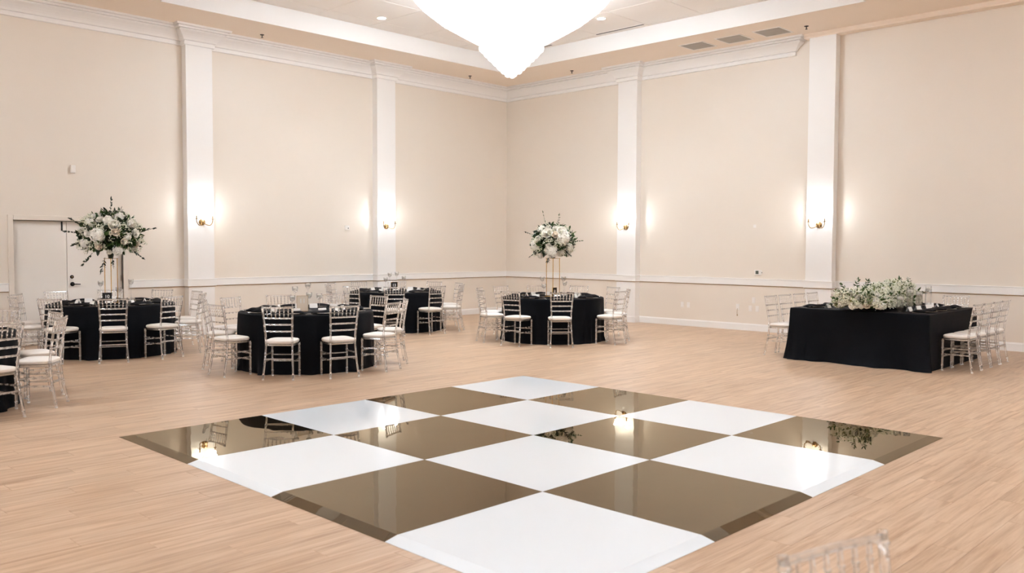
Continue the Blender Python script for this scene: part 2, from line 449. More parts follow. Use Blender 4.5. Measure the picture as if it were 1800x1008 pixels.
# ------------------------------------------------------------------ dance floor, sixteen panels with bevelled outer edges
S = 1.2193; BX, BY = 7.9535, -7.7116; HT = .022; RW = .088
df = thing('dance_floor', 'chequered dance floor of large glossy black and white squares with bevelled edges', 'dance floor', (BX, BY, 0))
pm_cache = {}
def panel_mesh(l, r_, bk, fr_, mat):
    key = (l, r_, bk, fr_, mat)
    if key in pm_cache: return pm_cache[key]
    g_ = .0012; h = S/2-g_
    # top quad corners and ground corners (x: left side = back-left edge i=0 ... ; y: front/back)
    x0, x1, y0, y1 = -h, h, -h, h
    mb = MB(); bv = .003
    def ext(flag): return RW if flag else 0
    top = [(x0, y0, HT), (x1, y0, HT), (x1, y1, HT), (x0, y1, HT)]
    mb.add(top, [(0, 1, 2, 3)])
    X0, X1, Y0, Y1 = x0-ext(l), x1+ext(r_), y0-ext(fr_), y1+ext(bk)
    zt = .003
    def side(a, b_, A, B, flag):
        if flag:
            mb.add([a, b_, (B[0], B[1], zt), (A[0], A[1], zt)], [(0, 3, 2, 1)])
            mb.add([(A[0], A[1], zt), (B[0], B[1], zt), (B[0], B[1], 0.0005), (A[0], A[1], 0.0005)], [(0, 3, 2, 1)])
        else:
            mb.add([a, b_, (b_[0], b_[1], .0005), (a[0], a[1], .0005)], [(0, 3, 2, 1)])
    cA, cB, cC, cD = (X0, Y0), (X1, Y0), (X1, Y1), (X0, Y1)
    side(top[0], top[1], cA, cB, fr_); side(top[1], top[2], cB, cC, r_); side(top[2], top[3], cC, cD, bk); side(top[3], top[0], cD, cA, l)
    me = mb.mesh('panel', mat); pm_cache[key] = me
    return me
for i in range(4):
    for j in range(4):
        white = (i+j) % 2 == 0
        me = panel_mesh(i == 0, i == 3, j == 0, j == 3, 'panel_white' if white else 'panel_black')
        o = place('panel', me, df, loc=((i+.5)*S, -(j+.5)*S, 0))
        o['label'] = 'glossy white square panel' if white else 'mirror-glossy black square panel'

# ------------------------------------------------------------------ chairs
def ring_tube(mb, pts, r, n=8, rings=(), rr=1.32, seg=14):
    """tube along a smooth polyline with small bamboo rings at the given fractions"""
    P = [Vector(p) for p in pts]; L = [0]
    for a, c in zip(P, P[1:]): L.append(L[-1]+(c-a).length)
    T = L[-1]
    def at(s):
        s = max(0, min(T, s))
        for k in range(len(P)-1):
            if s <= L[k+1]+1e-9:
                u = (s-L[k])/max(1e-9, L[k+1]-L[k]); return P[k].lerp(P[k+1], u)
        return P[-1]
    st = [(T*k/seg, r) for k in range(seg+1)] if not rings else [(T*k/max(4, seg//2), r) for k in range(max(4, seg//2)+1)]
    for q in rings:
        s = q*T; st += [(s-.009, r), (s-.003, r*rr), (s+.003, r*rr), (s+.009, r)]
    st = sorted(x for x in st if 0 <= x[0] <= T)
    out = []
    for s_, r_ in st:
        if out and s_-out[-1][0] < .0012: continue
        out.append((s_, r_))
    mb.tube([at(s_) for s_, _ in out], [r_ for _, r_ in out], n)
CH = []   # (part name, mesh, material)
def smooth_pts(pts, n=6):
    out = []
    for i in range(len(pts)-1):
        p0 = Vector(pts[max(i-1, 0)]); p1 = Vector(pts[i]); p2 = Vector(pts[i+1]); p3 = Vector(pts[min(i+2, len(pts)-1)])
        for k in range(n):
            t = k/n
            out.append(.5*((2*p1)+(p2-p0)*t+(2*p0-5*p1+4*p2-p3)*t*t+(3*p1-p0-3*p2+p3)*t**3))
    out.append(Vector(pts[-1])); return out
def postx(z):
    # half spacing of the back posts and their y at height z
    K = [(0, .186, -.232), (.25, .170, -.190), (.45, .162, -.172), (.62, .167, -.190), (.92, .186, -.238)]
    for a, b_ in zip(K, K[1:]):
        if z <= b_[0]:
            u = (z-a[0])/(b_[0]-a[0]); return a[1]+(b_[1]-a[1])*u, a[2]+(b_[2]-a[2])*u
    return K[-1][1:]
for sgn in (-1, 1):
    mb = MB(); ring_tube(mb, smooth_pts([(sgn*.186, -.232, .012), (sgn*.170, -.190, .25), (sgn*.162, -.172, .45), (sgn*.167, -.190, .62), (sgn*.186, -.238, .915)], 5), .0132, 8,
                         (.06, .25, .34, .50, .66, .735, .84, .965), seg=24)
    CH.append(('back_post', mb.mesh('back_post', 'acrylic', True)))
    mb = MB(); ring_tube(mb, [(sgn*.172, .145, .012), (sgn*.172, .145, .435)], .0142, 8, (.15, .5, .72, .93), seg=10)
    CH.append(('front_leg', mb.mesh('front_leg', 'acrylic', True)))
# seat frame: rounded square ring
def rsq(hx, hy, rc, cy=0, n=5):
    out = []
    for qx, qy, a0 in ((1, 1, 0), (-1, 1, PI/2), (-1, -1, PI), (1, -1, 3*PI/2)):
        for k in range(n+1):
            a = a0+PI/2*k/n; out.append((qx*(hx-rc)+rc*math.cos(a), cy+qy*(hy-rc)+rc*math.sin(a)))
    return out
mb = MB(); mb.tube([(x, y, .432) for x, y in rsq(.172, .160, .05, -.014)], .0135, 8, closed=True)
CH.append(('seat_frame', mb.mesh('seat_frame', 'acrylic', True)))
mb = MB(); lev_ = [(.90, .444), (.985, .450), (1.02, .462), (1.015, .478), (.95, .489), (.75, .497), (.4, .501)]
outl = rsq(.182, .170, .075, -.012, 6); nn = len(outl); vs_ = []; fs_ = []
for k_, z_ in lev_: vs_ += [(x*k_, -.012+(y+.012)*k_, z_) for x, y in outl]
for a in range(len(lev_)-1):
    for k in range(nn):
        l = (k+1) % nn; fs_.append((a*nn+k, a*nn+l, (a+1)*nn+l, (a+1)*nn+k))
fs_.append(tuple(range(nn-1, -1, -1))); fs_.append(tuple((len(lev_)-1)*nn+k for k in range(nn)))
mb.add(vs_, fs_); CH.append(('seat_cushion', mb.mesh('seat_cushion', 'cushion_ivory', True)))
def rail_pts(z, bow=.010):
    hx, y = postx(z); return [(hx*t, y-bow*(1-t*t), z) for t in (-1, -.6, -.2, .2, .6, 1)]
for z, r_ in ((.898, .0115), (.766, .0105), (.685, .0098), (.600, .0098)):
    mb = MB(); ring_tube(mb, rail_pts(z), r_, 8, (.2, .4, .6, .8) if z < .89 else (), 1.25, 8)
    CH.append(('top_rail' if z > .89 else 'back_rail', mb.mesh('back_rail', 'acrylic', True)))
for k in range(6):
    t = -.72+1.44*k/5
    hx0, y0_ = postx(.766); hx1, y1_ = postx(.898)
    mb = MB(); ring_tube(mb, [(hx0*t, y0_-.010*(1-t*t), .768), (hx1*t, y1_-.010*(1-t*t), .896)], .0068, 6, (.35, .65), 1.45, 4)
    CH.append(('spindle', mb.mesh('spindle', 'acrylic', True)))
for sgn in (-1, 1):
    for z in (.305, .225):
        hx, y = postx(z); mb = MB(); ring_tube(mb, [(sgn*hx, y, z), (sgn*.172, .145, z)], .0095, 8, (.25, .5, .75), 1.25, 4)
        CH.append(('stretcher', mb.mesh('stretcher', 'acrylic', True)))
for z in (.275, .195):
    mb = MB(); ring_tube(mb, [(-.172, .145, z), (.172, .145, z)], .0095, 8, (.25, .5, .75), 1.25, 4); CH.append(('stretcher', mb.mesh('stretcher', 'acrylic', True)))
hx, y = postx(.255); mb = MB(); ring_tube(mb, [(-hx, y, .255), (hx, y, .255)], .0095, 8, (.25, .5, .75), 1.25, 4); CH.append(('stretcher', mb.mesh('stretcher', 'acrylic', True)))
for (x, y, nm_) in ((-.186, -.232, 'back'), (.186, -.232, 'back'), (-.172, .145, 'front'), (.172, .145, 'front')):
    mb = MB(); mb.lathe([(.010, 0), (.0145, .002), (.0145, .013), (.010, .017)], 10, (x, y, 0)); CH.append(('foot_cap', mb.mesh('foot_cap', 'foot_white', True)))
def chair(x, y, face, label, group):
    """(x, y): point on the floor midway between the back feet; face: azimuth the sitter looks along"""
    rz = face-PI/2
    ox = x - (-math.sin(rz)*(-.232)); oy = y - (math.cos(rz)*(-.232))
    t = thing('banquet_chair', label, 'chair', (ox, oy, 0), rz, group)
    for nm_, me in CH: place(nm_, me, t)
    return t

# ------------------------------------------------------------------ tablecloths
ZT = .765
def round_cloth(name, label, c, seed, azs, R=.905):
    r = random.Random(seed); n = 168; ph = [r.uniform(0, 2*PI) for _ in range(6)]
    def fold(a): return (.45*math.sin(9*a+ph[0])+.35*math.sin(14*a+ph[1])+.30*math.sin(21*a+ph[2]+.6*math.sin(3*a))+.22*math.sin(5*a+ph[3]))
    levels = [('t', .0), ('t', .3), ('t', .6), ('t', .85), ('t', .97), ('e', 0), ('e', 1)]
    vs_ = []; fs_ = []; rows = 0
    prof_ = [(.02, ZT), (.35, ZT), (.65, ZT), (.86, ZT), (R-.012, ZT-.0005), (R-.002, ZT-.006), (R+.003, ZT-.018)]
    for rr, z in prof_:
        vs_ += [(rr*math.cos(2*PI*k/n), rr*math.sin(2*PI*k/n), z) for k in range(n)]; rows += 1
    zs = [.70, .62, .54, .46, .38, .30, .22, .15, .09, .045, .018, .004]
    for z in zs:
        t = (ZT-z)/ZT
        for k in range(n):
            a = 2*PI*k/n; f = fold(a)
            rr = R+.004+.020*t + .042*(t**1.2)*f + (max(0, (t-.90)/.10))*(.022+.045*max(0, f))
            near = min(abs((math.degrees(a)-q+180) % 360-180) for q in azs)
            if near < 17:      # chairs stand close and press the cloth in
                cap_ = R+.016+.09*max(0, (near-12)/5)
                rr = min(rr, cap_)
            vs_.append((rr*math.cos(a), rr*math.sin(a), z))
        rows += 1
    for i in range(rows-1):
        for k in range(n):
            l = (k+1) % n; fs_.append((i*n+k, (i+1)*n+k, (i+1)*n+l, i*n+l))
    fs_.append(tuple(range(n)))
    mb = MB().add(vs_, fs_); o = mb.build(name, 'cloth_black', None, True, loc=(c[0], c[1], 0))
    return tag(o, label, 'tablecloth', 'black floor-length tablecloths')

# ------------------------------------------------------------------ place settings (shared meshes)
def m_plate():
    return MB().lathe([(.0, .0), (.09, .0), (.105, .004), (.155, .010), (.160, .013), (.156, .015), (.105, .009), (.09, .006), (.0, .006)], 32, cap0=False, cap1=False).mesh('plate', 'plate_dark', True)
ME_PLATE = m_plate()
ME_RIM = MB().lathe([(.1575, .0135), (.161, .013), (.1625, .0150), (.158, .0165), (.1575, .0135)], 32, cap0=False, cap1=False).mesh('rim', 'steel', True)
def m_napkin(seed):
    r = random.Random(seed); nx, ny = 10, 8; vs_ = []; fs_ = []
    for lay in (1, 0):
        for i in range(nx+1):
            for j in range(ny+1):
                u, v = i/nx*2-1, j/ny*2-1
                edge = (1-abs(u)**4)*(1-abs(v)**4)
                z = .012+lay*(.006+.030*edge*(.72+.28*math.sin(3.1*u+r.random()*.2+seed)*math.cos(2*v+seed)))
                wv = .012*math.sin(4*v+seed)
                vs_.append((u*(.165+.01*math.sin(3*v+seed))+wv, v*(.072+.014*math.cos(2.2*u+seed)), z))
    N = (nx+1)*(ny+1)
    for lay in range(2):
        for i in range(nx):
            for j in range(ny):
                q = [i*(ny+1)+j, (i+1)*(ny+1)+j, (i+1)*(ny+1)+j+1, i*(ny+1)+j+1]
                q = [a+lay*N for a in q]; fs_.append(tuple(q) if lay == 0 else tuple(q[::-1]))
    bd = [(i, 0) for i in range(nx)]+[(nx, j) for j in range(ny)]+[(i, ny) for i in range(nx, 0, -1)]+[(0, j) for j in range(ny, 0, -1)]
    ids = [i*(ny+1)+j for i, j in bd]
    for a, b_ in zip(ids, ids[1:]+ids[:1]): fs_.append((a, N+a, N+b_, b_))
    return MB().add(vs_, fs_).mesh('napkin', 'napkin_black', True)
ME_NAPKIN = [m_napkin(s) for s in (1, 2, 3)]
def m_card():
    # folded tent card
    w_, h_, d_ = .055, .062, .028; t = .0012
    v = [(-w_,-d_,0),(w_,-d_,0),(w_,0,h_),(-w_,0,h_),(-w_,d_,0),(w_,d_,0),(-w_,-d_+t,0),(w_,-d_+t,0),(w_,0,h_-2*t),(-w_,0,h_-2*t),(-w_,d_-t,0),(w_,d_-t,0)]
    return MB().add(v, [(0,1,2,3),(3,2,5,4),(7,6,9,8),(8,9,10,11),(0,6,7,1),(4,5,11,10),(0,3,9,6),(3,4,10,9),(1,7,8,2),(2,8,11,5)]).mesh('place_card', 'card_white')
ME_CARD = m_card()
def m_fork():
    mb = MB(); mb.bbox(-.005, .005, -.09, .02, 0, .003, .0008); mb.bbox(-.011, .011, .02, .045, 0, .003, .0008)
    for k in range(4): mb.bbox(-.011+k*.0062, -.0076+k*.0062, .045, .095, .0, .0025, .0006)
    return mb.mesh('fork', 'steel')
def m_knife():
    mb = MB(); mb.bbox(-.005, .005, -.10, -.01, 0, .004, .001)
    mb.add([(-.008,-.01,0),(.008,-.01,0),(.008,.08,0),(0,.115,0),(-.006,.08,0),(-.008,-.01,.002),(.008,-.01,.002),(.008,.08,.002),(0,.115,.002),(-.006,.08,.002)],
           [(4,3,2,1,0),(5,6,7,8,9),(0,1,6,5),(1,2,7,6),(2,3,8,7),(3,4,9,8),(4,0,5,9)])
    return mb.mesh('knife', 'steel')
ME_FORK, ME_KNIFE = m_fork(), m_knife()
def setting(cx, cy, face, where, grp):
    """face: azimuth towards the table middle; (cx, cy) plate centre"""
    rz = face-PI/2
    t = thing('charger_plate', 'dark plate '+where, 'plate', (cx, cy, ZT+.001), rz, 'charger plates '+grp)
    place('plate_body', ME_PLATE, t); place('rim', ME_RIM, t)
    o = place('napkin', rnd.choice(ME_NAPKIN), None, loc=(cx, cy, ZT+.006), rot=(0, 0, rz+rnd.uniform(-.25, .25)))
    tag(o, 'black napkin '+where, 'napkin', 'black napkins '+grp)
    def off(a, f): return (cx+math.cos(rz)*a-math.sin(rz)*f, cy+math.sin(rz)*a+math.cos(rz)*f)
    px, py = off(rnd.uniform(-.05, .05), .215)
    o = place('place_card', ME_CARD, None, loc=(px, py, ZT+.001), rot=(0, 0, rz+rnd.uniform(-.5, .5)))
    tag(o, 'white tent card '+where, 'card', 'place cards '+grp)
    px, py = off(-.205, .0)
    o = place('fork', ME_FORK, None, loc=(px, py, ZT+.001), rot=(0, 0, rz+rnd.uniform(-.06, .06))); tag(o, 'metal fork '+where, 'fork', 'forks '+grp)
    px, py = off(.205, .0)
    o = place('knife', ME_KNIFE, None, loc=(px, py, ZT+.001), rot=(0, 0, rz+rnd.uniform(-.06, .06))); tag(o, 'metal knife '+where, 'knife', 'knives '+grp)

SEATS = ['nearest', 'front right', 'right-hand front', 'right-hand rear', 'far right', 'far side centre', 'far left', 'left-hand rear', 'left-hand front', 'front left']
def round_table(c, azs, tname, grp, rb=1.345, seats=None):
    """azs: chair azimuths; seat words follow the order round the table from the nearest chair"""
    order = sorted(azs, key=lambda a: ((a+45+18) % 360))
    for k, az in enumerate(order):
        word = SEATS[k] if seats is None else seats[k]
        if word is None: continue
        a = math.radians(az); jit = rnd.uniform(-.004, .03)
        chair(c[0]+(rb+jit)*math.cos(a), c[1]+(rb+jit)*math.sin(a), a+PI+rnd.uniform(-.03, .03),
              'clear chair with ivory cushion, %s seat of %s' % (word, tname), 'clear chairs around '+grp)
        setting(c[0]+.70*math.cos(a), c[1]+.70*math.sin(a), a+PI, 'at the %s seat of %s' % (word, tname), 'on '+grp)

TA, TB, TC, TD, TE = (1.76, -10.41), (5.08, -9.05), (1.75, -4.90), (5.18, -4.04), (5.17, -13.63)
AZ = {'A': [-20+36*k for k in range(10)], 'B': [-86.5, -47, -12.5, 24, 60, 96, 132, 165, 200, 236], 'C': [-3+36*k for k in range(10)],
      'D': [-42, -80, -115, -148, 9, 42, 76, 110, 145, 179], 'E': [21+36*k for k in range(10)]}
round_cloth('tablecloth', 'black floor-length cloth on round table 10 before the door', TA, 1, AZ['A'])
round_cloth('tablecloth', 'black floor-length cloth on round table 11 nearest the dance floor', TB, 2, AZ['B'])
round_cloth('tablecloth', 'black floor-length cloth on round table 13 behind table 11', TC, 3, AZ['C'])
round_cloth('tablecloth', 'black floor-length cloth on the round table under the right bouquet', TD, 4, AZ['D'])
round_cloth('tablecloth', 'black floor-length cloth on the round table at the left edge', TE, 5, AZ['E'])
round_table(TA, AZ['A'], 'the table before the door', 'the table before the door')
round_table(TB, AZ['B'], 'the table nearest the dance floor', 'the table nearest the dance floor')
round_table(TC, AZ['C'], 'the corner table', 'the corner table')
round_table(TD, AZ['D'], 'the right bouquet table', 'the right bouquet table')
round_table(TE, AZ['E'], 'the left edge table', 'the left edge table')

# long rectangular table on the right
FX0, FX1, FY0, FY1 = 9.42, 11.40, -3.50, -1.45
def rect_cloth():
    r = random.Random(11)
    rc = .03; pts = []
    def seg(ax, ay, bx, by, n):
        for k in range(n): pts.append((ax+(bx-ax)*k/n, ay+(by-ay)*k/n))
    def arc(cx, cy, a0, n=8):
        for k in range(n): a = a0+PI/2*k/n; pts.append((cx+rc*math.cos(a), cy+rc*math.sin(a)))
    seg(FX0+rc, FY0, FX1-rc, FY0, 56); arc(FX1-rc, FY0+rc, -PI/2); seg(FX1, FY0+rc, FX1, FY1-rc, 56); arc(FX1-rc, FY1-rc, 0)
    seg(FX1-rc, FY1, FX0+rc, FY1, 56); arc(FX0+rc, FY1-rc, PI/2); seg(FX0, FY1-rc, FX0, FY0+rc, 56); arc(FX0+rc, FY0+rc, PI)
    n = len(pts); P = [Vector(p) for p in pts]; nor = []
    for k in range(n):
        t = (P[(k+1) % n]-P[k-1]).normalized(); nor.append(Vector((t.y, -t.x)))
    L = [0]
    for k in range(n): L.append(L[-1]+(P[(k+1) % n]-P[k]).length)
    ph = [r.uniform(0, 6) for _ in range(5)]
    cornr = [Vector(q) for q in ((FX0, FY0), (FX1, FY0), (FX1, FY1), (FX0, FY1))]
    vs_ = []; rows = 0; fs_ = []
    cx, cy = (FX0+FX1)/2, (FY0+FY1)/2
    for k_ in (.01, .5, .9): vs_ += [(cx+(p.x-cx)*k_, cy+(p.y-cy)*k_, ZT) for p in P]; rows += 1
    for ins, dz in ((.014, .0), (.004, .004), (0, .016)):
        vs_ += [(P[k].x-nor[k].x*ins, P[k].y-nor[k].y*ins, ZT-dz) for k in range(n)]; rows += 1
    for z in (.71, .64, .56, .48, .40, .32, .24, .17, .11, .06, .025, .004):
        t = (ZT-z)/ZT
        for k in range(n):
            s = L[k]; cd = min((P[k]-q).length for q in cornr); cw = math.exp(-(cd/.22)**2)
            f = .5*math.sin(4.3*s+ph[0])+.4*math.sin(7.9*s+ph[1]+1.6*t)+.35*math.sin(12.7*s+ph[2]-2.2*t)+.2*math.sin(21*s+ph[3]+3*t)
            side = (nor[k].y < -.7)
            amp = .040 if side else .007; base_ = .035 if side else .018
            cw = cw if nor[k].y < -.3 else cw*.1
            d = .004+base_*t*t+amp*(t**1.1)*(f+.35)+cw*(.085 if P[k].x < 10 else .05)*t*t*(1+.5*math.sin(26*cd+ph[4]))
            if t > .9 and side: d += .25*(t-.9)*(1+f)
            vs_.append((P[k].x+nor[k].x*d, P[k].y+nor[k].y*d, z))
        rows += 1
    for i in range(rows-1):
        for k in range(n):
            l = (k+1) % n; fs_.append((i*n+k, (i+1)*n+k, (i+1)*n+l, i*n+l))
    fs_.append(tuple(range(n)))
    o = MB().add(vs_, fs_).build('tablecloth', 'cloth_black', None, True)
    return tag(o, 'black draped cloth on the wide rectangular table at the right', 'tablecloth', 'black floor-length tablecloths')
rect_cloth()
CRIGHT = ['first from the front', 'second from the front', 'third from the front', 'last from the front']
for k, y in enumerate((-3.02, -2.595, -2.17, -1.745)):
    chair(11.86, y, PI+rnd.uniform(-.03, .03), 'clear chair, right side of the rectangular table, %s' % CRIGHT[k], 'clear chairs at the rectangular table')
    setting(11.18, y-.03*k, PI, 'at the rectangular table, right side, %s' % CRIGHT[k], 'on the rectangular table')
for k, y in enumerate((-3.17, -2.70, -2.21, -1.74)):
    chair(8.945, y, 0+rnd.uniform(-.03, .03), 'clear chair, left side of the rectangular table, %s' % CRIGHT[k], 'clear chairs at the rectangular table')
    setting(9.64, y, 0, 'at the rectangular table, left side, %s' % CRIGHT[k], 'on the rectangular table')
chair(10.95, -.965, -PI/2, 'clear resin chair at the far end of the rectangular table', 'clear chairs at the rectangular table')
setting(10.80, -1.60, -PI/2, 'at the far end of the rectangular table', 'on the rectangular table')
# blurred chair in the foreground
chair(14.53, -13.49, math.radians(-15), 'blurred clear resin chair back in the bottom right foreground', None)

# ------------------------------------------------------------------ flowers
def m_rose(mat, seed, rings=((5, .30, .55, .55), (6, .55, .62, .40), (7, .85, .62, .12))):
    r = random.Random(seed); mb = MB()
    mb.ico((0, 0, .30), .34, 1, (1, 1, 1.15))
    for n, rad, size, lift in rings:
        o = r.uniform(0, 6)
        for k in range(n):
            a = o+2*PI*k/n+r.uniform(-.15, .15); ca, sa = math.cos(a), math.sin(a); vs_ = []
            for i in range(4):
                for j in range(4):
                    u, v = (i/3*2-1), j/3
                    wd = size*(.35+.65*math.sin(PI*(.25+.6*v)))
                    out = rad*(.35+.65*v**.7) - .16*u*u*rad
                    if v > .9: out += .07
                    z = -.22+(.55+lift)*v - .10*(1-lift)*max(0, v-.7)*3 - .05*u*u
                    tx = u*wd
                    vs_.append((ca*out-sa*tx, sa*out+ca*tx, z))
            fs_ = [(i*4+j, (i+1)*4+j, (i+1)*4+j+1, i*4+j+1) for i in range(3) for j in range(3)]
            mb.add(vs_, fs_)
    return mb.mesh('rose', mat, True)
ROSES = [m_rose('petal_white', 1), m_rose('petal_white', 2), m_rose('petal_blush', 3)]
def m_hydrangea(seed):
    r = random.Random(seed); mb = MB()
    for k in range(130):
        z = 1-2*(k+.5)/130*.9; a = k*2.39996; q = math.sqrt(max(0, 1-z*z)); c = Vector((q*math.cos(a), q*math.sin(a), z))
        t1 = c.orthogonal().normalized(); t2 = c.cross(t1); rr = r.uniform(0, 1.5); dep = r.uniform(.72, 1.02)
        for p in range(4):
            b_ = rr+p*PI/2; d1 = t1*math.cos(b_)+t2*math.sin(b_); d2 = t1*math.cos(b_+PI/2)+t2*math.sin(b_+PI/2)
            o = c*dep; up = c*r.uniform(.02, .16)
            mb.add([o, o+d1*.14+d2*.11+up, o+d1*.24+up*.8, o+d1*.14-d2*.11+up], [(0, 1, 2, 3)])
    mb.ico((0, 0, 0), .66, 1)
    return mb.mesh('hydrangea', 'petal_white', False)
HYD = [m_hydrangea(5)]
def leaf(mb, base, d, n_, L, W):
    d = d.normalized(); s = d.cross(n_).normalized(); up = s.cross(d)
    p = base
    mb.add([p, p+d*L*.35+s*W*.5-up*L*.02, p+d*L*.75+s*W*.36-up*L*.05, p+d*L-up*L*.12, p+d*L*.75-s*W*.36-up*L*.05, p+d*L*.35-s*W*.5-up*L*.02, p+d*L*.5+up*L*.03],
           [(0, 1, 6), (1, 2, 6), (2, 3, 6), (3, 4, 6), (4, 5, 6), (5, 0, 6)])
def rdir(r):
    while True:
        v = Vector((r.uniform(-1, 1), r.uniform(-1, 1), r.uniform(-1, 1)))
        if .05 < v.length < 1: return v.normalized()
def sprig(parent, base, d, L, r, mat='leaf_dark', lw=.05):
    mb = MB(); d = d.normalized(); b2 = rdir(r)*.3; pts = []
    for k in range(6):
        t = k/5; pts.append(base+d*L*t+b2*L*.35*t*t)
    mb.tube(pts, [.0035*(1-.6*k/5) for k in range(6)], 5)
    for k in range(1, 6):
        for s in (-1, 1):
            sd = d.cross(Vector((.2, .3, 1))).normalized()*s
            leaf(mb, pts[k], (d*.7+sd+rdir(r)*.3), rdir(r), lw*r.uniform(.8, 1.3), lw*.42)
    leaf(mb, pts[-1], d, rdir(r), lw*1.1, lw*.4)
    return mb.build('sprig', mat, parent)
def foliage(parent, pts_fn, n, r, mat, L=(.06, .13), nm='foliage', zmin=None):
    mb = MB()
    for k in range(n):
        p, outd = pts_fn(r); d = (outd+rdir(r)*.8).normalized(); ll = r.uniform(*L)
        if zmin is not None and p.z+min(0, d.z)*ll-.3*ll < zmin: d.z = abs(d.z); p = Vector((p.x, p.y, max(p.z, zmin+.3*ll)))
        leaf(mb, p, d, rdir(r), ll, r.uniform(*L)*.5)
    o = mb.build(nm, mat, parent); o['kind'] = 'stuff'; return o
def breath(parent, pts_fn, n, r, size=(.006, .011)):
    mb = MB(); bm = bmesh.new(); bmesh.ops.create_icosphere(bm, subdivisions=1, radius=1)
    bv = [v.co.copy() for v in bm.verts]; bf = [tuple(v.index for v in f.verts) for f in bm.faces]; bm.free()
    for k in range(n):
        p, outd = pts_fn(r); c0 = p+outd*r.uniform(.0, .05)
        for q in range(14):
            c = c0+rdir(r)*r.uniform(.005, .055); s = r.uniform(*size)
            mb.add([c+v*s for v in bv], bf)
    o = mb.build('baby_breath', 'breath_white', parent); o['kind'] = 'stuff'; return o

def ball_arrangement(c, zc, rx, rz_, seed, label, front):
    """front: list of (u right, v up, size, kind) flowers placed on the side the photo shows, plus scattered ones elsewhere"""
    r = random.Random(seed)
    t = thing('flower_arrangement', label, 'flowers', (c[0], c[1], zc), 0, 'tall floral centrepieces')
    view = Vector((CAM.x-c[0], CAM.y-c[1], 0)).normalized(); right = Vector((-view.y, view.x, 0))
    def shell(r, k0=.45, k1=1.0):
        d = rdir(r); k = r.uniform(k0, k1)
        while d.z < -.62: d = rdir(r)
        return Vector((d.x*rx*k, d.y*rx*k, d.z*rz_*k)), d
    MB().lathe([(.03, ZT+.6910-zc), (.035, ZT+.6915-zc), (.06, -rz_*.5), (.02, -rz_*.3)], 14).build('foam_base', 'leaf_dark', t, True)
    MB().ico((0, 0, -.02), 1, 2, (rx*.55, rx*.55, rz_*.55)).build('moss_core', 'leaf_dark', t, True)
    foliage(t, lambda q: shell(q, .5, .92), 750, r, 'leaf_green')
    foliage(t, lambda q: shell(q, .55, .95), 260, r, 'leaf_dark')
    breath(t, lambda q: shell(q, .74, 1.0), 230, r)
    def put(pos, outd, size, kind):
        me = {'r': ROSES[r.randrange(2)], 'b': ROSES[2], 'h': HYD[0]}[kind]
        q = outd.to_track_quat('Z', 'Y'); o = place({'r': 'rose', 'b': 'rose', 'h': 'hydrangea'}[kind], me, t, loc=pos, scale=size)
        o.rotation_mode = 'QUATERNION'; o.rotation_quaternion = q; return o
    for (u, v, s, kd) in front:
        w_ = math.sqrt(max(.02, 1-min(.98, u*u+v*v)))
        outd = (right*u+Vector((0, 0, 1))*v+view*w_).normalized()
        put(Vector(((right.x*u+view.x*w_)*rx*.92, (right.y*u+view.y*w_)*rx*.92, v*rz_*.92)), outd, s, kd)
    for k in range(22):
        d = rdir(r)
        if d.z < -.6: d.z = -d.z
        if d.dot(view) > .05: d = d-view*2*d.dot(view)
        put(Vector((d.x*rx*.9, d.y*rx*.9, d.z*rz_*.9)), d, r.uniform(.045, .07), r.choice('rrbh'))
    return t, right, view, r

def tall_stand(c, h, label, ang, hw):
    t = thing('flower_stand', label, 'stand', (c[0], c[1], ZT+.0005), ang, 'gold flower stands')
    MB().bbox(-hw-.02, hw+.02, -hw-.02, hw+.02, 0, .010, .002).build('base_plate', 'gold', t)
    for sx_ in (-1, 1):
        for sy_ in (-1, 1):
            MB().tube([(sx_*hw, sy_*hw, .009), (sx_*hw, sy_*hw, h-.004)], .0055, 8).build('rod', 'gold', t, True)
    tp = MB()
    tp.bbox(-hw-.012, hw+.012, -hw-.012, hw+.012, h-.006, h, .002); tp.build('top_plate', 'gold', t)
    return t
tall_stand(TA, .69, 'tall gold rod stand on the table before the door', .42, .062)
tall_stand(TD, .69, 'tall gold rod stand on the right bouquet table', -.05, .082)
zA = ZT+.64+.385; zD = ZT+.64+.315
tA, rgt, vw, r = ball_arrangement(TA, 1.795, .46, .385, 21, 'big round bouquet of white roses and dark greenery before the door',
    [(-.42, .02, .105, 'h'), (.12, .42, .10, 'r'), (.16, .17, .075, 'b'), (-.38, -.42, .068, 'b'), (.42, -.22, .062, 'b'), (-.32, .66, .066, 'r'), (-.08, .66, .07, 'h'), (.22, -.62, .075, 'h'),
     (.78, .12, .08, 'r'), (.70, .55, .075, 'h'), (.84, -.36, .062, 'b'), (-.70, .10, .07, 'r'), (-.66, .55, .07, 'h'), (-.80, -.30, .07, 'h'), (.30, .80, .07, 'h'), (-.55, .78, .065, 'r'), (.55, -.02, .055, 'h'), (-.05, -.66, .05, 'r')])
for (u, v, L) in ((0.02, .95, .20), (-.95, .12, .22), (-.85, .42, .22), (.95, .22, .24), (-.62, -.75, .20), (-.2, -.95, .22), (.75, -.62, .16), (.25, .85, .12), (-.9, -.25, .14), (.05, -.9, .14)):
    d = rgt*u+Vector((0, 0, v)); sprig(tA, Vector((rgt.x*u*.40, rgt.y*u*.40, v*.34))+vw*(.08 if v > -.7 else .24), d, L, r, 'leaf_dark', .065)
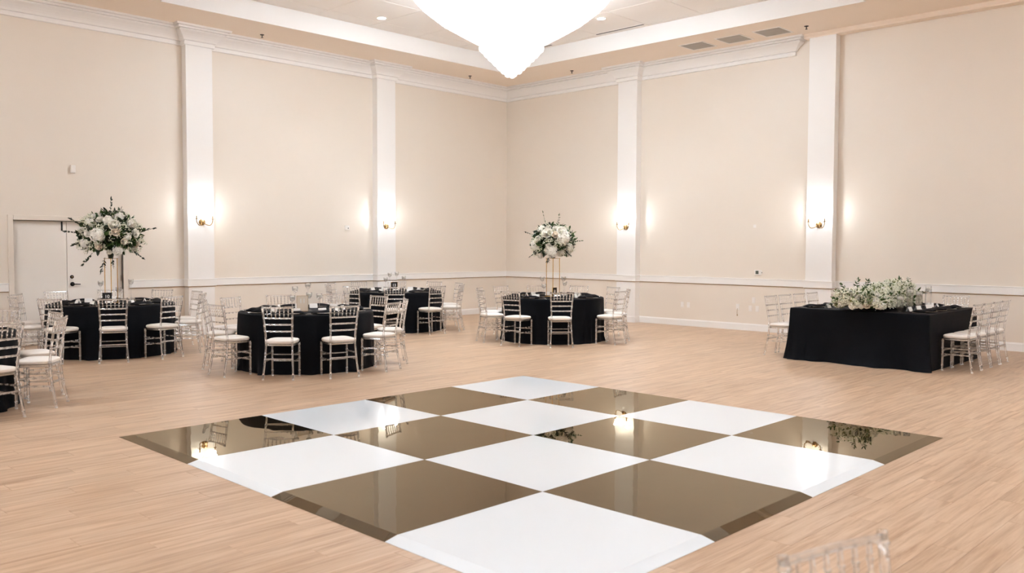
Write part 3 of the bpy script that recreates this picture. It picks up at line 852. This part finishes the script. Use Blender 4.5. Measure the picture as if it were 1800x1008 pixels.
tD, rgt, vw, r = ball_arrangement(TD, 1.735, .38, .33, 22, 'round bouquet of large white roses and leaves near the far corner',
    [(-.28, .50, .115, 'r'), (.40, .58, .12, 'r'), (.48, .22, .115, 'h'), (.10, .42, .075, 'b'), (-.72, .15, .085, 'r'), (-.85, -.15, .09, 'h'), (-.22, -.22, .065, 'r'), (-.05, -.52, .105, 'h'), (.38, -.58, .085, 'r'),
     (-.60, -.68, .075, 'h'), (.78, -.28, .075, 'h'), (.72, .40, .07, 'r'), (-.55, .70, .08, 'h'), (.12, .75, .07, 'r'), (-.25, .80, .075, 'r'), (.70, -.62, .065, 'h'), (-.30, -.45, .055, 'b'), (.15, -.66, .05, 'h')])
for (u, v, L, mt_) in ((-.34, .94, .26, 'leaf_green'), (.22, .95, .20, 'leaf_green'), (-.9, .38, .20, 'leaf_dark'), (.95, .05, .20, 'leaf_green'), (-.85, -.55, .15, 'leaf_dark'), (-.2, -.85, .10, 'leaf_dark'), (.8, .45, .12, 'leaf_pale'), (.6, -.5, .12, 'leaf_dark')):
    d = rgt*u+Vector((0, 0, v)); sprig(tD, Vector((rgt.x*u*.32, rgt.y*u*.32, v*.28))+vw*(.08 if v > -.5 else .24), d, L, r, mt_, .045)

# low floral runner on the rectangular table
r = random.Random(31)
run = thing('flower_runner', 'long low white and pale green flower runner along the rectangular table', 'flowers', (10.46, -2.5, ZT))
def runner_pt(q, k0=.6, k1=1.0):
    while True:
        y = q.uniform(-1.12, .66); a = q.uniform(-.15, PI+.15); k = q.uniform(k0, k1)
        wd = .30 if y < -.55 else .27; ht = .27+.05*math.sin(3*y+1)
        p = Vector((wd*math.cos(a)*k, y, .06+ht*max(-.15, math.sin(a))*k))
        if p.z < .085: p.z = .085
        return p, Vector((math.cos(a), q.uniform(-.3, .3)-(.9 if y < -.95 else 0), max(.05, math.sin(a)))).normalized()
MB().ico((0, -.15, .08), 1, 2, (.20, .85, .07)).build('moss_core', 'leaf_pale', run, True)
foliage(run, lambda q: runner_pt(q, .5, .95), 1500, r, 'leaf_pale', (.05, .10), zmin=.012)
foliage(run, lambda q: runner_pt(q, .5, .95), 420, r, 'leaf_green', (.06, .12), zmin=.012)
breath(run, lambda q: runner_pt(q, .80, 1.0), 640, r, (.005, .011))
for k in range(85):
    p, d = runner_pt(r, .86, .95); kd = r.choice('rrrhhb')
    o = place({'r': 'rose', 'b': 'rose', 'h': 'hydrangea'}[kd], {'r': ROSES[k % 2], 'b': ROSES[2], 'h': HYD[0]}[kd], run, loc=p, scale=r.uniform(.034, .058))
    o.rotation_mode = 'QUATERNION'; o.rotation_quaternion = d.to_track_quat('Z', 'Y')
for k in range(40):
    x = r.uniform(-.29, .29); z = r.uniform(.075, .27); bulge = math.sqrt(max(0, 1-(x/.32)**2-((z-.08)/.24)**2))
    kd = r.choice('rrbhhr'); sc_ = r.uniform(.034, .056)
    o = place('hydrangea' if kd == 'h' else 'rose', HYD[0] if kd == 'h' else ROSES[2 if kd == 'b' else k % 2], run, loc=(x, -1.02-.17*bulge, max(z, sc_*1.25+.012)), scale=sc_)
    o.rotation_mode = 'QUATERNION'; o.rotation_quaternion = Vector((x*1.5, -1, .35+z)).to_track_quat('Z', 'Y')
o = place('rose', ROSES[0], run, loc=(-.05, -1.10, .27), scale=.09); o.rotation_mode = 'QUATERNION'; o.rotation_quaternion = Vector((.1, -1, .9)).to_track_quat('Z', 'Y')
breath(run, lambda q: (lambda a_, x_: (Vector((x_, -1.10-.10*math.cos(a_), .10+.17*abs(math.sin(a_)))), Vector((x_, -1, .4)).normalized()))(q.uniform(0, 1.5), q.uniform(-.28, .28)), 55, r, (.005, .011))
foliage(run, lambda q: (lambda a_, x_: (Vector((x_, -1.08-.12*math.cos(a_), .11+.18*abs(math.sin(a_)))), Vector((x_*2, -1, .5)).normalized()))(q.uniform(0, 1.5), q.uniform(-.28, .28)), 44, r, 'leaf_green', (.05, .10), zmin=.012)
foliage(run, lambda q: (lambda a_, x_: (Vector((x_, -1.08-.12*math.cos(a_), .11+.18*abs(math.sin(a_)))), Vector((x_*2, -1, .5)).normalized()))(q.uniform(0, 1.5), q.uniform(-.28, .28)), 60, r, 'leaf_pale', (.05, .09), zmin=.012)
for (x, y, z, dx, dz, L) in ((-.16, -1.0, .25, -.6, .8, .16), (-.05, -1.0, .30, .3, .9, .15), (.02, -.95, .30, .8, .7, .16), (-.2, -1.1, .12, -1, -.1, .14), (.1, .3, .30, -.1, 1, .14), (.1, .6, .30, .2, 1, .13), (.25, .66, .18, .9, .5, .14), (-.1, -1.08, .08, -.5, -.1, .12)):
    sprig(run, Vector((x, y, z)), Vector((dx*.7, dx*.3-.4, dz)), L, r, 'leaf_green', .05)

# ------------------------------------------------------------------ candles and signs
def stem_glass(x, y, h, label, grp):
    t = thing('candle_holder', label, 'candle holder', (x, y, ZT+.0005), 0, grp)
    MB().lathe([(.036, 0), (.038, .003), (.010, .010), (.005, .018), (.005, h-.10), (.012, h-.085), (.036, h-.06), (.042, h-.02), (.040, h), (.0385, h), (.039, h-.02), (.033, h-.055), (.008, h-.078)], 20, cap1=True).build('stem_bowl', 'glass_clear', t, True)
    MB().lathe([(.030, h-.050), (.034, h-.047), (.034, h-.018), (.028, h-.012), (.003, h-.010)], 18).build('candle', 'candle_wax', t, True)
def off_rt(c, u, f):   # u to the right in the photo, f towards the camera
    v = Vector((CAM.x-c[0], CAM.y-c[1])).normalized(); return c[0]-v.y*u+v.x*f, c[1]+v.x*u+v.y*f
for c, nm_, gl in ((TB, 'beside the sign nearest the dance floor', ((-.155, -.02, .33), (.02, -.10, .375), (.035, .04, .25), (.17, .08, .235), (-.19, .12, .215))),
                   (TC, 'on the corner table', ((-.20, .06, .27), (.02, -.06, .38), (-.12, -.10, .36), (.16, .05, .30))),
                   (TA, 'on the table before the door', ((-.15, -.1, .34), (.10, -.12, .24), (.28, -.14, .36))),
                   (TD, 'on the right bouquet table', ((-.19, .06, .36), (-.16, .20, .24), (.19, .0, .36), (.21, .12, .28)))):
    words = ['leftmost', 'middle', 'right of the middle', 'rightmost', 'lower left']
    srt = sorted(range(len(gl)), key=lambda k: gl[k][0])
    w_all = {3: ['leftmost', 'middle', 'rightmost'], 4: ['leftmost', 'second from left', 'third from left', 'rightmost'], 5: ['leftmost', 'second from left', 'third from left', 'fourth from left', 'rightmost']}[len(gl)]
    for rank, k in enumerate(srt):
        u, f, h = gl[k]; x, y = off_rt(c, u, f)
        stem_glass(x, y, h, 'stemmed clear glass with candle, %s %s' % (w_all[rank], nm_), 'stemmed candle glasses')
def text_mesh(s, size, mat):
    cu = bpy.data.curves.new('number', 'FONT'); cu.body = s; cu.size = size; cu.align_x = 'CENTER'; cu.align_y = 'CENTER'; cu.extrude = .0004; cu.offset = size*.012
    o = bpy.data.objects.new('number_tmp', cu); COL.objects.link(o)
    me = bpy.data.meshes.new_from_object(o.evaluated_get(bpy.context.evaluated_depsgraph_get()))
    bpy.data.objects.remove(o, do_unlink=True); me.materials.clear(); me.materials.append(MATS[mat]); return me
def sign(c, u, f, wd, ht, txt, label, board, ink, frame, turn=0, z0=0, tz=.5, ts=.5, easel=True):
    x, y = off_rt(c, u, f); az = math.atan2(CAM.y-y, CAM.x-x)+turn
    t = thing('table_number_sign', label, 'sign', (x, y, ZT+.0005), az+PI/2, 'table number signs')   # local -Y faces the camera
    st = MB(); st.bbox(-wd*.42, wd*.42, -.012, .055, 0, .008, .002); st.tube([(0, .012, .006), (0, .040, .007), (0, .012, ht*.7)], .004, 6); st.build('easel', frame, t)
    MB().bbox(-wd/2, wd/2, -.004, .004, .006, .006+ht, .0015).build('board', board, t)
    for (a, b_, c_, d_) in ((-wd/2-.004, -wd/2, .004, ht+.010), (wd/2, wd/2+.004, .004, ht+.010)): MB().bbox(a, b_, -.006, .006, c_, d_, .001).build('frame_bar', frame, t)
    for z in (.002, ht+.006): MB().bbox(-wd/2-.004, wd/2+.004, -.006, .006, z, z+.004, .001).build('frame_bar', frame, t)
    o = place('number', text_mesh(txt, ht*ts, ink), t, loc=(0, -.0052, .006+ht*tz), rot=(PI/2, 0, 0)); o['label'] = 'number '+txt
    return t
sign(TA, -.06, .25, .125, .165, '10', 'black sign with white number 10 before the gold stand', 'card_black', 'ink_white', 'card_black', z0=0, tz=.66, ts=.42)
sign(TB, -.055, .20, .145, .205, '11', 'cream sign with white number 11 amid the candle glasses', 'card_cream', 'ink_white', 'brass_dark', tz=.66, ts=.42)
sign(TC, -.03, .10, .125, .175, '13', 'black gold-edged sign with white number 13', 'card_black', 'ink_white', 'gold', tz=.64, ts=.42)
sign(TD, .03, .22, .09, .165, '8', 'narrow black sign with white number between the gold rods', 'card_black', 'ink_white', 'gold', turn=.7, tz=.6, ts=.45)

# clear cylinders with floating candles along the runner
CYL = [(10.92, -3.22, .24, 'nearest'), (10.90, -2.80, .32, 'second'), (10.90, -2.43, .27, 'third'), (10.90, -2.06, .33, 'farthest'), (9.99, -3.05, .30, 'left-hand front'), (9.99, -2.45, .33, 'left-hand rear')]
for x, y, h, wd_ in CYL:
    t = thing('candle_vase', 'clear cylinder vase with white candle, %s beside the flower runner' % wd_, 'vase', (x, y, ZT+.0005), 0, 'cylinder candle vases')
    MB().lathe([(.044, 0), (.046, .002), (.046, h), (.043, h), (.043, .008), (.002, .008)], 24, cap1=False).build('cylinder', 'glass_clear', t, True)
    MB().lathe([(.030, h-.065), (.036, h-.06), (.036, h-.035), (.028, h-.028), (.003, h-.026)], 18).build('candle', 'candle_wax', t, True)

# ------------------------------------------------------------------ wall sconces
def sconce(origin, rz, label):
    """local -Y points into the room"""
    t = thing('wall_sconce', label, 'wall lamp', origin, rz, 'two-arm wall sconces')
    MB().lathe([(.062, 0), (.062, -.008), (.050, -.016), (.030, -.022), (.022, -.045), (.006, -.052)], 24, axis='y').build('back_plate', 'brass_dark', t, True)
    for s in (-1, 1):
        am = MB(); am.tube(smooth_pts([(s*.01, -.03, .0), (s*.05, -.07, -.045), (s*.11, -.105, -.055), (s*.150, -.11, .0), (s*.155, -.11, .055)], 5), .009, 8)
        a = am.build('arm', 'brass_dark', t, True)
        MB().lathe([(.006, .045), (.030, .055), (.033, .062), (.012, .064), (.0125, .12), (.010, .122)], 16, (s*.155, -.11, 0)).build('candle_cup', 'brass_dark', a, True)
        MB().lathe([(.009, .118), (.017, .145), (.019, .165), (.012, .195), (.003, .218)], 14, (s*.155, -.11, 0)).build('bulb', 'bulb_glow', a, True)
        for dx, dz in ((0, -.02), (-.028, .02), (.028, .02)):
            MB().ico((s*.155+dx, -.11, dz), .010, 1, (1, 1, 2.0)).build('crystal_drop', 'glass_clear', a)
        ld = bpy.data.lights.new('sconce_light', 'POINT'); ld.energy = SCONCE_W; ld.color = (.95, 1.0, 1.05); ld.shadow_soft_size = .03
        lo = bpy.data.objects.new('sconce_light', ld); COL.objects.link(lo); lo.parent = t; lo.location = (s*.155, -.115, .235)
    for k in range(3):
        MB().ico((0, -.05-.012*k, -.03-.028*k), .010-.001*k, 1, (1, 1, 1.6)).build('crystal_drop', 'glass_clear', t)
sconce((PD, -8.165, 2.09), PI/2, 'brass two-candle sconce on the leftmost pilaster')
sconce((PD, -3.925, 2.10), PI/2, 'brass two-candle sconce on the pilaster behind table 13')
sconce((3.885, -PD, 2.10), 0, 'brass two-candle sconce on the pilaster right of the corner')
sconce((8.315, -PD, 2.08), 0, 'brass two-candle sconce on the rightmost pilaster')

# ------------------------------------------------------------------ small wall fittings
def plate_r(x, z, label, name='outlet_plate', w_=.07, h_=.115, kind='outlet'):
    t = thing(name, label, 'wall plate', (x, 0, z), 0, 'small wall plates')
    MB().bbox(-w_/2, w_/2, -.008, 0, -h_/2, h_/2, .002).build('cover', 'white_plastic', t)
    if kind == 'outlet':
        for dz in (-.022, .022): MB().bbox(-.016, .016, -.010, -.007, dz-.013, dz+.013, .002).build('socket', 'white_plastic', t)
    elif kind == 'switch': MB().bbox(-.012, .012, -.013, -.007, -.025, .025, .002).build('toggle', 'white_plastic', t)
    return t
plate_r(5.26, .445, 'left one of two white outlet plates low on the bare wall')
plate_r(5.41, .445, 'right one of two white outlet plates low on the bare wall')
plate_r(6.85, .445, 'lower left plate of the cluster behind the rectangular table chairs')
plate_r(7.00, .445, 'lower right plate of the cluster behind the rectangular table chairs')
plate_r(6.92, .61, 'upper plate of the cluster behind the rectangular table chairs', kind='switch')
t = plate_r(6.57, .465, 'white wall plate with a short cord hanging down', 'cord_outlet', .075, .12)
cm_ = MB(); cm_.tube([(0, -.012, -.03), (.002, -.02, -.06), (-.002, -.02, -.11), (0, -.018, -.16)], .0035, 6); cm_.bbox(-.008, .008, -.026, -.010, -.18, -.155, .002)
cm_.build('cord', 'brass_dark', t)
t = thing('thermostat', 'white thermostat with grey screen above the chair rail', 'thermostat', (7.01, 0, 1.165))
MB().bbox(-.075, .075, -.028, 0, -.055, .05, .006).build('housing', 'white_plastic', t)
MB().bbox(-.045, .02, -.0295, -.026, -.030, .035, .001).build('screen', 'screen_grey', t)
MB().lathe([(.008, 0), (.008, -.01)], 10, (.085, -.012, 0), axis='y').build('sensor_knob', 'black_metal', t, True)
plate_r(6.92, 2.08, 'small white blank plate high on the right wall', 'blank_plate', .06, .06, 'none')
t = thing('wall_sensor', 'small white sensor box high above the double door', 'sensor', (0, -10.344, 2.93))
MB().bbox(0, .045, -.038, .038, -.065, .065, .006).build('housing', 'white_plastic', t)
MB().bbox(.043, .050, -.026, .026, -.045, .0, .002).build('lens', 'white_plastic', t)
t = thing('wall_speaker', 'small white box with dark dot left of the second pilaster', 'wall box', (0, -4.85, 2.05))
MB().bbox(0, .03, -.055, .055, -.05, .05, .004).build('housing', 'white_plastic', t)
MB().lathe([(.012, 0), (.010, .006)], 12, (.029, .02, -.01), 'x').build('button', 'black_metal', t, True)

# ------------------------------------------------------------------ ceiling fittings
def downlight(x, y, z, label, power, cat='ceiling light'):
    t = thing('downlight', label, cat, (x, y, z), 0, 'recessed downlights')
    MB().lathe([(.105, .004), (.105, -.006), (.082, -.010), (.078, .004)], 28, cap0=False, cap1=False).build('trim_ring', 'white_plastic', t, True)
    MB().lathe([(.078, -.002), (.04, -.0045), (.002, -.005)], 28).build('lens', 'lamp_white', t, True)
    ld = bpy.data.lights.new('downlight_lamp', 'AREA'); ld.shape = 'DISK'; ld.size = .15; ld.energy = power; ld.color = (.88, .98, 1.1); ld.spread = math.radians(110)
    lo = bpy.data.objects.new('downlight_lamp', ld); COL.objects.link(lo); lo.parent = t; lo.location = (0, 0, -.02)
downlight(2.15, -5.53, ZU, 'round recessed downlight left of the chandelier', DOWNLIGHT_W)
downlight(5.13, -2.66, ZU, 'round recessed downlight right of the chandelier', DOWNLIGHT_W)
downlight(9.0, -5.55, ZU, 'recessed downlight of the tray ceiling, nearer right side', DOWNLIGHT_W)
downlight(5.6, -8.75, ZU, 'recessed downlight of the tray ceiling, nearer left side', DOWNLIGHT_W)
words = iter(['near the middle of the hall', 'over the dance floor left edge', 'over the dance floor right edge', 'behind the photographer'])
for x, y in ((11.15, -10.9), (11.15, -16.2), (16.7, -10.9), (11.15, -5.5)):  # unseen ceiling lamps, added outside the view for extra light
    downlight(x, y, ZS, 'added unseen downlight in the flat ceiling '+next(words), DOWNLIGHT_W)
def slot(x0, x1, y, label):
    t = thing('slot_diffuser', label, 'air slot', ((x0+x1)/2, y, ZU), 0, 'black air slots'); h = (x1-x0)/2
    MB().bbox(-h, h, -.032, .032, -.004, .004, .001).build('frame', 'ceiling_paint', t)
    MB().box(-h+.008, h-.008, -.020, .020, -.0065, .0).build('slot_opening', 'card_black', t)
    MB().box(-h+.008, h-.008, -.0025, .0025, -.008, -.002).build('vane', 'black_metal', t)
slot(4.28, 5.46, -1.76, 'black linear air slot in the tray ceiling right of the chandelier')
slot(1.85, 3.05, -1.72, 'black linear air slot partly hidden behind the chandelier tip')
slot(7.88, 9.06, -1.78, 'black linear air slot at the top edge of the picture')
for k, (x, nm_) in enumerate(((6.05, 'leftmost'), (6.85, 'middle'), (7.64, 'rightmost'))):
    t = thing('ceiling_vent', 'grey square ceiling vent above the crown moulding, %s of three' % nm_, 'vent', (x, -.78, ZS), 0, 'square ceiling vents')
    fm = MB(); a, b_ = .275, .245
    fm.bbox(-a, a, -a, -b_, -.008, .002, .002); fm.bbox(-a, a, b_, a, -.008, .002, .002); fm.bbox(-a, -b_, -b_, b_, -.008, .002, .002); fm.bbox(b_, a, -b_, b_, -.008, .002, .002)
    fm.build('frame', 'ceiling_paint', t)
    MB().box(-b_, b_, -b_, b_, -.004, .0).build('grille', 'vent_grey', t)
    for q in range(12):
        yy = -b_+.02+q*(2*b_-.04)/11
        MB().box(-b_, b_, yy-.006, yy+.006, -.0075, -.004).build('louvre', 'vent_grey', t)
for (x, y, nm_) in ((.61, -7.15, 'beside the leftmost pilaster'), (.59, -1.81, 'left of the chandelier tip'), (2.69, -.64, 'right of the chandelier tip'), (8.27, -.74, 'above the rightmost pilaster')):
    t = thing('sprinkler', 'small dark ceiling sprinkler head '+nm_, 'sprinkler', (x, y, ZS), 0, 'ceiling sprinklers')
    MB().lathe([(.040, .002), (.040, -.006), (.024, -.012), (.010, -.014)], 16).build('escutcheon', 'black_metal', t, True)
    MB().lathe([(.008, -.012), (.008, -.045), (.020, -.052), (.020, -.057), (.004, -.058)], 14).build('head', 'black_metal', t, True)

# ------------------------------------------------------------------ chandeliers
PROF = [(1.30, 5.94), (1.50, 5.84), (1.60, 5.74), (1.56, 5.62), (1.44, 5.50), (1.165, 5.29), (.835, 5.10), (.523, 4.93)]
ZTIP = 4.38
def prof_at(t):
    L = [0]
    for a, b_ in zip(PROF, PROF[1:]): L.append(L[-1]+math.hypot(b_[0]-a[0], b_[1]-a[1]))
    s = t*L[-1]
    for k in range(len(PROF)-1):
        if s <= L[k+1]+1e-9:
            u = (s-L[k])/(L[k+1]-L[k]); return PROF[k][0]+(PROF[k+1][0]-PROF[k][0])*u, PROF[k][1]+(PROF[k+1][1]-PROF[k][1])*u
    return PROF[-1]
_sm = [prof_at(k/24) for k in range(25)]
def z0(z): return z-ZU
ME_BOWL = MB().lathe([(max(.05, r_-.03), z0(z)+.02) for r_, z in _sm]+[(.40, z0(4.91)), (.30, z0(4.80)), (.16, z0(4.66)), (.05, z0(4.56))], 64, cap0=False).mesh('glowing_bowl', 'crystal_bowl', True)
ME_CANOPY = MB().lathe([(1.34, 0), (1.34, -.03), (1.30, -.045), (1.22, -.05)], 64).mesh('canopy_plate', 'brass_dark', True)
mb = MB(); bm = bmesh.new(); bmesh.ops.create_icosphere(bm, subdivisions=1, radius=1)
bv = [v.co.copy() for v in bm.verts]; bf = [tuple(v.index for v in f.verts) for f in bm.faces]; bm.free()
for q in range(150):
    a = 2*PI*q/150
    for k in range(48):
        r_, z = prof_at((k+.5*(q % 2))/48); s = .020 if k % 3 else .026
        c = Vector((r_*math.cos(a), r_*math.sin(a), z0(z))); mb.add([c+v*s for v in bv], bf)
ME_STRANDS = mb.mesh('bead_strands', 'crystal_bead', True)
ME_BALL = MB().ico((0, 0, 0), .053, 2).mesh('crystal_ball', 'crystal_bead', True)
def chandelier(x, y, label, full):
    t = thing('chandelier', label, 'chandelier', (x, y, ZU), 0, 'crystal chandeliers')
    place('canopy_plate', ME_CANOPY, t); place('glowing_bowl', ME_BOWL, t)
    o = place('bead_strands', ME_STRANDS, t); o['kind'] = 'stuff'
    if full:
        r2 = random.Random(3)
        for rr, z in ((.475, 4.84), (.405, 4.765), (.335, 4.695), (.265, 4.625), (.195, 4.555), (.125, 4.49), (.06, 4.43)):
            n = max(1, int(2*PI*rr/.105)); o0 = r2.uniform(0, 1)
            for k in range(n):
                a = o0+2*PI*k/n; place('crystal_ball', ME_BALL, t, loc=(rr*math.cos(a), rr*math.sin(a), z0(z)))
    return t
chandelier(5.60, -5.55, 'huge glowing crystal bead chandelier in the tray ceiling', True)
chandelier(16.755, -5.55, 'added unseen second crystal chandelier in the right-hand tray outside the picture', False)  # this and the next two: unseen, added to light the hall evenly
chandelier(5.60, -16.4, 'added unseen third crystal chandelier in the left-hand tray outside the picture', False)
chandelier(16.755, -16.4, 'added unseen fourth crystal chandelier in the tray above the photographer', False)
